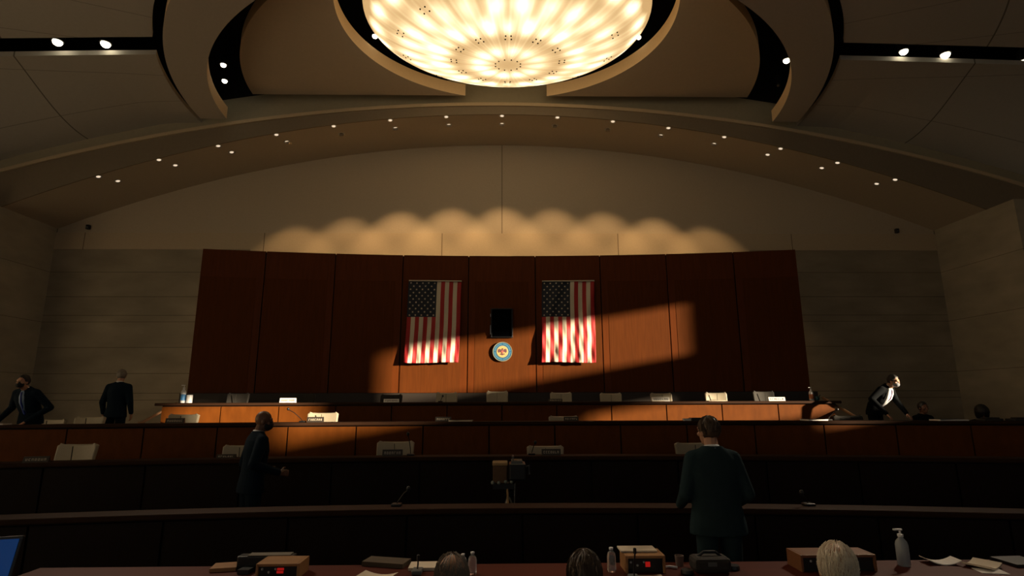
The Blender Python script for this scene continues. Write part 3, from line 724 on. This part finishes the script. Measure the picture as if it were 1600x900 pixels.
def person(name_label, loc, rz, h=1.8, skin=skin_l, suit=suit_b, hair=hair_k, hairstyle='short', lean=0, head_yaw=0, head_pitch=0, arms=None, seated=False,
           shirt=None, tie=None, mask=None, shw=1.0, bulk=1.0, vx=.009, legs=True, strands=0, collar=shirt_w, cat='person', curl=.5, hairline=.0):
    t = thing('person', name_label, cat, loc, rz)
    S = h/1.8; t.scale = (S, S, S)
    hip = .93; drop = (.93-.50) if seated else 0
    def T(p):     # bend the upper body forward about the hips, lower it when seated
        p = Vector(p)
        if p.z > hip:
            a = lean*min(1, (p.z-hip)/.25); q = Vector((p.x, p.y*math.cos(a)+(p.z-hip)*math.sin(a), hip+(p.z-hip)*math.cos(a)-p.y*math.sin(a)))
            p = q
        return p-Vector((0, 0, drop))
    hc = T((0, .035, 1.652)); B = Matrix.Rotation(head_yaw, 3, 'Z')@Matrix.Rotation(-lean*.5-head_pitch, 3, 'X')
    # ---- body
    b = MB()
    H_ = lambda x, y, z: hc+B@Vector((x, y, z))
    b.ball(H_(0, -.012, .028), (.076, .096, .098), B, 20, 14); b.ball(H_(0, .022, -.045), (.058, .068, .072), B, 16, 10)
    b.ball(H_(0, .062, -.088), (.028, .026, .024), B); b.ball(H_(0, .080, .035), (.055, .016, .018), B)
    b.cap(H_(0, .092, .02), H_(0, .108, -.022), .010, .015); b.ball(H_(0, .104, -.026), (.021, .014, .010), B)
    b.ball(H_(0, .086, -.056), (.026, .012, .008), B); b.ball(H_(0, .083, -.068), (.022, .012, .007), B)
    for s in (-1, 1):
        b.ball(H_(s*.077, -.005, -.008), (.010, .022, .034), B, 10, 8); b.ball(H_(s*.045, .062, -.018), (.024, .022, .02), B)
        b.ball(H_(s*.031, .086, .012), (.014, .008, .008), B)
    b.cap(hc+B@Vector((0, -.02, -.06)), T((0, -.005, 1.47)), .056, .068)
    def loft(spec, mb):
        rs = []
        for z, wx, wy, cy in spec:
            rs.append([T((wx*(bulk if mb is not b else 1)*math.cos(2*PI*k/20), cy+wy*math.sin(2*PI*k/20), z)) for k in range(20)])
        mb.rings(rs)
    loft([(.86, .14, .09, 0), (.93, .165, .11, 0), (1.08, .135, .095, 0), (1.28, .165, .11, .0), (1.40, .175, .10, 0), (1.47, .12, .07, -.005), (1.50, .06, .05, -.01)], b)
    A = arms or {}
    jm = MB()
    for s, key in ((-1, 'L'), (1, 'R')):
        sh = T((s*.175, -.005, 1.425)); el, wr, hd, pn = A.get(key, ((s*.255, -.03, 1.13), (s*.26, .06, .90), (0, .15, -1), (-s, 0, 0)))
        el, wr = Vector(el)-Vector((0, 0, drop)), Vector(wr)-Vector((0, 0, drop))
        b.cap(sh, el, .045, .038); b.cap(el, wr, .038, .026); hand(b, wr, hd, pn, 1 if (Vector(hd).cross(Vector(pn)).dot(Vector((-s, .5, .3))) > 0) else -1, curl)
        jm.cap(sh, el, .074, .060, 12); jm.cap(el, el.lerp(wr, .93), .060, .042, 12)
        jm.cap(T((s*.06, -.015, 1.485)), T((s*.175, -.005, 1.425)), .045, .074, 12)
    tm = MB()
    for s in (-1, 1):
        hp = Vector((s*.095, 0, .92-drop))
        if seated: kn = Vector((s*.12, .42, .50)); an = Vector((s*.12, .40, .10)); 
        else: kn = Vector((s*.11, .02, .50)); an = Vector((s*.12, -.01, .09))
        b.cap(hp, kn, .075, .052); b.cap(kn, an, .05, .036); b.cap(an, an+Vector((0, .14, -.055)), .036, .03)
        tm.cap(hp, kn, .098, .075, 14); tm.cap(kn, an+Vector((0, 0, .01)), .074, .062, 14)
        sh_ = MB().cap(an+Vector((0, -.03, -.045)), an+Vector((0, .16, -.052)), .042, .036, 12).build('shoe', leather_dk, t, smooth=True)
    tm.ball((0, 0, .95-drop), (.175, .125, .13))
    body = b.build('body', skin, t, smooth=True); remesh(body, vx if vx < .008 else .0085, 2)
    j = jm
    z0 = .825 if not seated else .86
    loft([(z0, .205, .150, 0), (.90, .200, .145, 0), (1.05, .175, .128, .005), (1.18, .182, .130, .005), (1.32, .205, .138, .0), (1.42, .195, .118, -.005), (1.475, .150, .092, -.01), (1.51, .10, .078, -.012), (1.535, .070, .068, -.014)], j)
    jk = j.build('jacket', suit, t, smooth=True); remesh(jk, .011, 3)
    tr = tm.build('trousers', suit, t, smooth=True); remesh(tr, .013, 2)
    if collar:
        rs = []
        cb = T((0, -.012, 1.505)); ct = cb.lerp(hc, .20)
        for q, r in ((0, .074), (.5, .068), (1, .064), (1.05, .058)):
            c0 = cb.lerp(ct, q); rs.append([(c0.x+r*math.cos(2*PI*k/20), c0.y+r*1.02*math.sin(2*PI*k/20), c0.z+.004-.012*math.sin(2*PI*k/20)) for k in range(20)])
        MB().rings(rs).build('shirt_collar', collar, t, smooth=True)
    if shirt:
        rs = []
        for z, wx, y in ((1.02, .030, .139), (1.15, .040, .142), (1.30, .062, .146), (1.40, .060, .128), (1.47, .045, .095), (1.50, .035, .07)):
            wx *= shw; rs.append([T((wx, y-.03, z)), T((wx*.6, y+.004, z)), T((0, y+.010, z)), T((-wx*.6, y+.004, z)), T((-wx, y-.03, z)), T((0, y-.05, z))])
        MB().rings(rs).build('shirt', shirt, t, smooth=True)
    if tie:
        rs = []
        for z, wx, y in ((1.0, .006, .150), (1.05, .030, .152), (1.30, .022, .160), (1.42, .016, .136), (1.46, .022, .118), (1.485, .018, .10)):
            rs.append([T((wx, y-.004, z)), T((0, y+.006, z)), T((-wx, y-.004, z)), T((0, y-.015, z))])
        MB().rings(rs).build('tie', tie, t, smooth=True)
    if mask:
        mm = MB().ball(H_(0, .050, -.048), (.065, .070, .058), B, 16, 10); mm.build('face_mask', mask, t, smooth=True)
    for s in (-1, 1): MB().ball(H_(s*.031, .087, .010), (.012, .009, .007), B, 10, 6).build('eye', eye_m, t, smooth=True)
    # ---- hair
    if hairstyle:
        hb = MB(); n_, m_ = 28, 16; rs = []
        long = hairstyle == 'long'
        for i in range(m_+1):
            ph = -PI/2+.03+(PI-.06)*i/m_; r = []
            for k in range(n_):
                th = 2*PI*k/n_; cx, cy, cz = math.cos(ph)*math.cos(th), math.cos(ph)*math.sin(th), math.sin(ph)
                front = cy
                low = -.74 if front < .1 else (-.74+(front-.1)*1.6)      # hair reaches lower at the back
                if hairstyle == 'bald': low = 9
                if long: low = -.95 if front < .35 else .35
                z_ = max(cz, low) if not long else cz
                infl = .010 if z_ == cz else -.012
                if long and cz < -.2 and front > .2: infl = -.02
                if long: infl += .045
                nz_ = .004*math.sin(7*th+3*ph)+.003*math.sin(13*th-5*ph)
                r.append(H_((.076+infl+nz_)*cx, -.016+(.096+infl+nz_)*cy, .030+(.098+infl+nz_)*z_+(-.04 if long and cz < -.3 else 0)))
            rs.append(r)
        if hairstyle not in ('bald', 'thin'):
            hb.rings(rs); ho = hb.build('hair', hair, t, smooth=True)
        if strands:
            sb = MB(); rn = random.Random(5)
            for _ in range(strands):
                th = rn.uniform(0, 2*PI); ph = rn.uniform(-.35, 1.45); pts = []
                if math.sin(th) > .35 and ph < .3: continue
                Lh = rn.uniform(.35, .7); dth = rn.uniform(-.25, .25); infl = rn.uniform(.009, .017)
                if hairstyle == 'thin' and ph > .85 and rn.random() < .82: continue
                for q in range(5):
                    p_ = max(ph-Lh*q/4, -.50); a_ = th+dth*q/4; e_ = infl-.002*q
                    pts.append(H_((.076+e_)*math.cos(p_)*math.cos(a_), -.016+(.096+e_)*math.cos(p_)*math.sin(a_), .030+(.098+e_)*math.sin(p_)))
                sb.tube(pts, [.0012, .0012, .0011, .0009, .0004], 3)
            sb.build('hair_strands', hair, t)
            tag(t.children[-1], kind='stuff')
    return t
PPL = []
# far left, leaning on the third desk, facing the camera
p = at(36, 590, 9.55)
person('man in dark suit, blue tie and black mask leaning at far left', (p.x, 9.85, .82), PI, 1.64, skin_l, suit_b, hair_k, 'short', lean=.40, bulk=1.1, head_pitch=-.2, head_yaw=-.1,
       arms={'L': ((-.36, .05, 1.12), (-.16, .33, .86), (.4, .6, -.5), (0, -.2, -1)), 'R': ((.34, .05, 1.12), (.36, .36, .82), (.1, .7, -.6), (0, -.3, -1))}, shirt=shirt_bl, tie=tie_b, mask=mask_k)
p = at(190, 577, 11.4)
person('grey-haired man in dark suit standing with his back turned, at left', (p.x, 11.4, .82), .12, 1.77, skin_l, suit_b, hair_g, 'short', head_yaw=.3)
# foreground left, walking right in profile
p = at(402, 639, 6.85)
person('bald man in navy suit and mask walking right behind the nearest desk', (p.x, 6.85, .10), -.85, 1.74, skin_d, suit_b, hair_k, 'bald', lean=.08, head_yaw=-.35, head_pitch=.1,
       arms={'R': ((.27, -.08, 1.16), (.20, .26, 1.04), (-.1, 1, -.1), (-1, 0, -.3)), 'L': ((-.26, -.02, 1.14), (-.20, .25, 1.02), (.1, 1, 0), (1, 0, -.3))}, mask=mask_k, vx=.006, bulk=1.12, curl=.9)
# foreground right, back to the camera
p = at(1110, 648, 4.95)
person('tall man in charcoal suit standing with his back to the camera', (p.x, 4.95, 0), .02, 1.80, skin_l, suit_g, hair_br, 'short', lean=.06, head_yaw=.35,
       arms={'L': ((-.262, .0, 1.14), (-.25, .20, 1.02), (.3, 1, .1), (1, 0, -.3)), 'R': ((.262, -.03, 1.14), (.22, .20, 1.01), (-.4, 1, 0), (-1, 0, -.3))}, bulk=1.2, vx=.006, strands=900)
# right, leaning forward in the sun
p = at(1362, 598, 11.5)
person('man in dark jacket and mask bending forward in sunlight at right', (p.x-.02, 11.5, .82), -2.65, 1.76, skin_l, suit_k, hair_k, 'short', lean=.62, head_pitch=-.1,
       arms={'L': ((-.28, .30, 1.12), (-.20, .52, .84), (.1, .6, -.6), (0, -.3, -1)), 'R': ((.42, .20, 1.14), (.34, .42, .84), (0, .6, -.6), (0, -.3, -1))}, shirt=shirt_w, tie=tie_p, mask=mask_b, shw=2.1)
p = at(1437, 629, 11.35)
person('dark-haired man in black sitting in shade at right', (p.x, 11.35, .82-.20), PI+.1, 1.68, skin_d, suit_k, hair_k, 'short', seated=True, lean=.05, collar=None)
p = at(1531, 636, 11.35)
person('person with a full mass of dark hair sitting at far right', (p.x, 11.35, .82-.28), PI-.5, 1.66, skin_d, suit_k, hair_k, 'long', seated=True, collar=None, lean=.1)
# seated audience close to the camera, seen from behind
SE = [('person with short brown-grey hair seated left of the centre bottles', 706, 862, 2.75, skin_l, suit_k, hair_g, 'thin', 1500, .1),
      ('person with full dark brown hair seated at the table centre', 913, 857, 2.72, skin_l, suit_k, hair_br, 'short', 1800, -.1),
      ('white-haired person seated at the right of the table', 1308, 844, 2.72, skin_l, suit_k, hair_w, 'thin', 2200, -.22)]
for l, x, y, Y, sk, su, ha, st_, ns, yw in SE:
    p = at(x, y, Y); hh = (p.z)/(1.80-.43)*1.8
    person(l, (p.x, Y, 0), yw, hh, sk, su, ha, st_, seated=True, head_yaw=yw, strands=ns, vx=.007)

# seats for the people who sit
wc = None
def simple_chair(x, y, fz, rz, label):
    global wc
    if wc is None:
        wc = thing('side_chair', label, 'chair', (0, 0, 0), 0, 'chairs under seated people')
        MB().box(-.24, .24, -.22, .24, .35, .395).build('seat', leather_dk, wc, bevel=.015)
        MB().box(-.23, .23, -.29, -.25, .50, .84).build('backrest', leather_dk, wc, bevel=.015)
        for sx in (-1, 1):
            for sy in (-1, 1):
                MB().tube([(sx*.21, sy*.20, .37), (sx*.23, sy*.23, 0)], .014).build('leg', metal_d, wc)
            MB().tube([(sx*.20, -.22, .42), (sx*.20, -.27, .6)], .012).build('back_support', metal_d, wc)
        o = wc
    else: o = copy_tree(wc)
    o.location = (x, y, fz); o.rotation_euler = (0, 0, rz); o['label'] = label
for l, x, y, Y, *_ in SE:
    p = at(x, y, Y); simple_chair(p.x, Y, 0, 0, 'dark chair under the '+l.split(' seated')[0])

# ------------------------------------------------------------------ television camera on a tripod
tv = at(795, 712, 6.95); zc_ = tv.z
t = thing('tripod_camera', 'television camera with tan-topped box on a tripod, centre of the room', 'camera', (tv.x, 6.95, .10), 0)
zz = zc_-.10
MB().box(.0, .20, -.16, .16, zz-.27, zz-.08).build('camera_body', plastic_k, t, bevel=.02)
MB().box(.03, .16, -.12, .14, zz-.08, zz-.05).tube([(.05, -.1, zz-.05), (.05, -.1, zz-.01), (.05, .1, zz-.01), (.05, .1, zz-.05)], .012).build('carry_handle', plastic_g, t)
MB().box(.045, .10, -.02, .06, zz-.062, zz-.045).build('top_plate', tan_cover, t)
MB().lathe([(.05, 0), (.055, .1), (.065, .12), (.065, .2)], n=20, T=Matrix.Translation((.10, .15, zz-.18))@Matrix.Rotation(-PI/2, 4, 'X')).build('lens_barrel', plastic_k, t)
MB().tube([(.20, -.1, zz-.12), (.235, -.12, zz-.1), (.24, -.12, zz-.2)], .012).build('side_controls', plastic_g, t)
MB().box(-.19, -.02, -.14, .10, zz-.30, zz-.095).build('battery_box', mat('brown_box', (.11, .055, .02), .6, noise=.3, scale=12), t, bevel=.012)
MB().box(-.195, -.015, -.15, .11, zz-.10, zz-.065).build('box_top', tan_cover, t, bevel=.008)
MB().box(-.19, .08, -.1, .1, zz-.37, zz-.31).lathe([(.06, 0), (.07, .04), (.05, .07)], (0, 0, zz-.46), 16).build('pan_head', plastic_k, t)
for x_, z_ in ((-.19, zz-.29), (-.12, zz-.29), (-.04, zz-.28), (.03, zz-.28)):
    MB().ball((x_, -.13, z_), .022, n=10, m=7).build('connector_knob', mat('pale_knob', (.25, .29, .25), .4), t, smooth=True)
for k, a in enumerate((-PI/2-.6, -PI/2+.75, PI/2)):
    lg = MB().tube([(0, 0, zz-.44), (.12*math.cos(a), .12*math.sin(a), zz*.45), (.40*math.cos(a), .40*math.sin(a), .02)], [.020, .017, .013]).build('leg', metal_d if k else metal_l, t)
    MB().ball((.40*math.cos(a), .40*math.sin(a), .02), (.03, .03, .02), n=10, m=6).build('rubber_foot', plastic_k, lg)
MB().tube([(.07, -.1, zz-.3), (.065, -.11, zz-.5), (.06, -.1, zz-.9)], .006).build('cable', plastic_g, t)
MB().tube([(-.02, -.16, zz-.36), (-.01, -.30, zz-.58)], .012).build('pan_handle', tan_cover, t)

# ------------------------------------------------------------------ witness table and what lies on it
TZ = .75
t = thing('witness_table', 'long reddish wooden table along the bottom of the view', 'table', (0, 0, 0))
MB().box(-3.35, 5.6, 3.34, 4.41, TZ-.045, TZ).build('tabletop', table_wood, t, bevel=.01)
MB().box(-3.3, 5.5, 4.30, 4.33, .12, TZ-.045).build('modesty_panel', wood_low, t)
for x in (-3.2, -.2, 2.6, 5.4):
    for y in (3.45, 4.22):
        MB().box(x-.04, x+.04, y-.04, y+.04, 0, TZ-.045).build('leg', wood_low, t)
def ontab(x, y): 
    p = atz(x, y, TZ); return p
def timer_box(x0, x1, yb, label, wm, h=.13, d=.22, leds=(), group='wooden timer boxes on the table', top=True):
    a = ontab(x0, yb); c = ontab(x1, yb); w2 = (c.x-a.x)/2; cx = (a.x+c.x)/2; yy = min(a.y, 4.13)
    t = thing('timer_box', label, 'timer box', (cx, yy, TZ), 0, group)
    b = MB().box(-w2, -w2+.018, 0, d, 0, h).box(w2-.018, w2, 0, d, 0, h).box(-w2+.018, w2-.018, 0, d, h-.018, h).box(-w2+.018, w2-.018, d-.015, d, 0, h-.018)
    b.build('case', wm, t, bevel=.003)
    MB().box(-w2+.019, w2-.019, .012, d-.016, .004, h-.019).build('front_face', plastic_k, t)
    for (lx, lz, lw, lh) in leds: MB().box(lx*w2-lw, lx*w2+lw, .006, .013, lz*h-lh, lz*h+lh).build('red_display', led_red, t)
    for k in range(3): MB().ball((-w2*.72+k*.045, .01, h*.62-.02*(k % 2)), .008, n=8, m=5).build('button', mat('button_grey', (.4, .42, .45), .4), t)
    return t
timer_box(398, 466, 905, 'wooden timer box with red digits, left of centre', box_wood, .095, .20, [(.12, .62, .022, .007), (.10, .42, .022, .007)])
timer_box(975, 1037, 892, 'wooden timer box with a red light and paper on top', box_wood, .115, .20, [(.12, .50, .016, .016)])
timer_box(1230, 1345, 881, 'wide wooden timer box behind the white-haired person', box_wood_d, .11, .20)
# paper lying on the centre box
p = ontab(1003, 892)
o = MB().box(-.13, .13, -.07, .07, 0, .012).build('paper_stack', paper, bevel=.002); o.location = (p.x-.01, min(p.y, 4.12)+.16, TZ+.117); tag(o, 'cream papers on top of the centre timer box', 'papers')
def flat(x, y, w_, d_, rz, label, m=paper, th=.006, name='paper_sheet', cat='paper', curl=0, dz=0):
    p = ontab(x, y); b = MB(); n = 8; rs = []
    for i in range(n+1):
        u = -.5+i/n; z = curl*(u*u)*4
        rs.append([(u*w_, -d_/2, z), (u*w_, d_/2, z), (u*w_, d_/2, z+th), (u*w_, -d_/2, z+th)])
    b.rings(rs); o = b.build(name, m); o.location = (p.x, p.y, TZ+.001+dz); o.rotation_euler = (0, 0, rz); return tag(o, label, cat)
flat(588, 904, .24, .16, -.25, 'white paper with curled edge near the dark folder', paper, .004, curl=.02)
flat(662, 887, .20, .16, .02, 'cream notepad left of the grey-haired person', paper, .02, 'notepad', 'notepad')
flat(604, 882, .32, .15, -.25, 'dark brown leather folder left of the notepads', folder_m, .03, 'folder', 'folder')
flat(352, 889, .17, .15, .2, 'orange-brown leather pad left of the timer box', box_wood, .025, 'leather_pad', 'pad')
flat(388, 893, .08, .15, -.1, 'black gadget beside the orange-brown pad', plastic_k, .03, 'black_gadget', 'gadget')
flat(1012, 903, .20, .09, -.05, 'white page in front of the centre timer box', paper, .004, curl=.006)
flat(1470, 880, .22, .12, -.1, 'crumpled white napkin right of the sanitizer bottle', paper_w, .006, 'napkin', 'napkin', curl=.03)
flat(1535, 886, .20, .17, .55, 'open printed booklet at the right end of the table', paper, .012, 'booklet', 'booklet', curl=.02)
flat(1548, 893, .17, .12, -.2, 'loose sheet beneath the printed booklet', paper_w, .003)
flat(1592, 880, .24, .22, .05, 'dark laptop closed at the right frame edge', plastic_k, .02, 'laptop', 'laptop')
p = ontab(430, 878); o = MB().box(-.20, .20, -.03, .06, 0, .09).build('document_folder', plastic_k, bevel=.01); o.location = (p.x, 4.33, TZ); tag(o, 'dark folder standing behind the left timer box', 'folder')
gp = flat(432, 880, .30, .08, .02, 'grey papers behind the left timer box', mat('dim_paper', (.16, .14, .11), .9), .004, 'paper_sheet', 'paper')
gp.location.y = 4.345; gp.location.z = TZ+.0915
def water(x, ybase, htop, label, r=.032):
    p = ontab(x, ybase); h = at(x, htop, p.y).z-TZ
    return bottle(p, label, h/.94, r, water_m, white_pl, None)
water(738, 897, 862, 'clear water bottle right of the grey-haired person', .030)
water(723, 893, 865, 'water bottle half hidden behind the grey-haired person', .028)
water(956, 893, 855, 'clear water bottle left of the centre timer box', .031)
p = ontab(1413, 884); h = at(1413, 826, p.y).z-TZ
bottle(p, 'tall clear sanitizer pump bottle at right on the table', h/1.09, .042, mat('hazy_gel', (.50, .56, .60), .2, trans=.4), white_pl, None, 'sanitizer_bottle', True)
# table microphones, cup, bag
def tmic(x, y, label, h=.18, lean_=.02):
    t = thing('table_microphone', label, 'microphone', ontab(x, y), 0, 'table microphones')
    MB().box(-.035, .035, -.05, .05, 0, .03).build('base', plastic_g, t, bevel=.008)
    MB().tube([(0, 0, .03), (lean_*.5, 0, h*.6), (lean_, -.01, h)], .0055).build('gooseneck', plastic_k, t)
    MB().lathe([(.004, h-.005), (.011, h), (.011, h+.03), (.004, h+.035)], (lean_, -.01, 0), 10).build('microphone_head', plastic_k, t)
tmic(991, 907, 'thin upright microphone before the centre timer box', .17, .01)
tmic(652, 896, 'short microphone in front of the notepad', .09, .005)
p = ontab(1062, 884); o = MB().lathe([(.026, 0), (.032, .07), (.029, .07), (.024, .006)], n=18).build('paper_cup', mat('dim_cup', (.22, .16, .13), .5)); o.location = p; tag(o, 'small dim cup right of the centre timer box', 'cup')
p = ontab(1047, 889); o = MB().tube([(-.05, 0, .012), (0, .02, .012), (.05, -.01, .012)], .008).ball((-.06, 0, .016), .014, n=8, m=6).build('earphone', white_pl, smooth=True); o.location = p; tag(o, 'pale earpiece lying beside the small cup', 'earpiece')
p = ontab(1110, 892)
t = thing('camera_bag', 'black camera bag on the table in front of the standing man', 'bag', (p.x, p.y, TZ))
b = MB().box(-.13, .13, -.08, .08, 0, .10); b.build('bag_body', leather_dk, t, bevel=.03)
MB().tube([(-.09, 0, .09), (-.04, 0, .125), (.04, 0, .125), (.09, 0, .09)], .010).build('handle', plastic_k, t)
MB().box(-.04, .02, -.085, -.078, .05, .075).build('pocket_badge', plastic_g, t)
for x, y, l in ((1074, 897, 'black lens cap left of the camera bag'), (1146, 890, 'black coiled cable right of the camera bag')):
    o = MB().lathe([(.04, 0), (.045, .01), (.04, .03), (.02, .03)], n=18).build('lens_cap', plastic_k); o.location = ontab(x, y); tag(o, l, 'camera gear')
# monitor at the left edge
pa = ontab(4, 899)
t = thing('monitor', 'tilted monitor with plain blue screen at lower left corner', 'monitor', (-3.25, 3.62, TZ+.012), .25)
Tm = Matrix.Rotation(-.30, 4, 'X')
MB().box(-.28, .28, -.012, .02, .02, .355, T=Tm).build('bezel', plastic_k, t, bevel=.006)
MB().box(-.262, .262, -.016, -.011, .038, .337, T=Tm).build('screen', screen_b, t)
MB().tube([(0, .03, .05), (0, .10, .0)], .02).box(-.12, .12, 0, .18, 0, .012).build('stand', plastic_k, t)
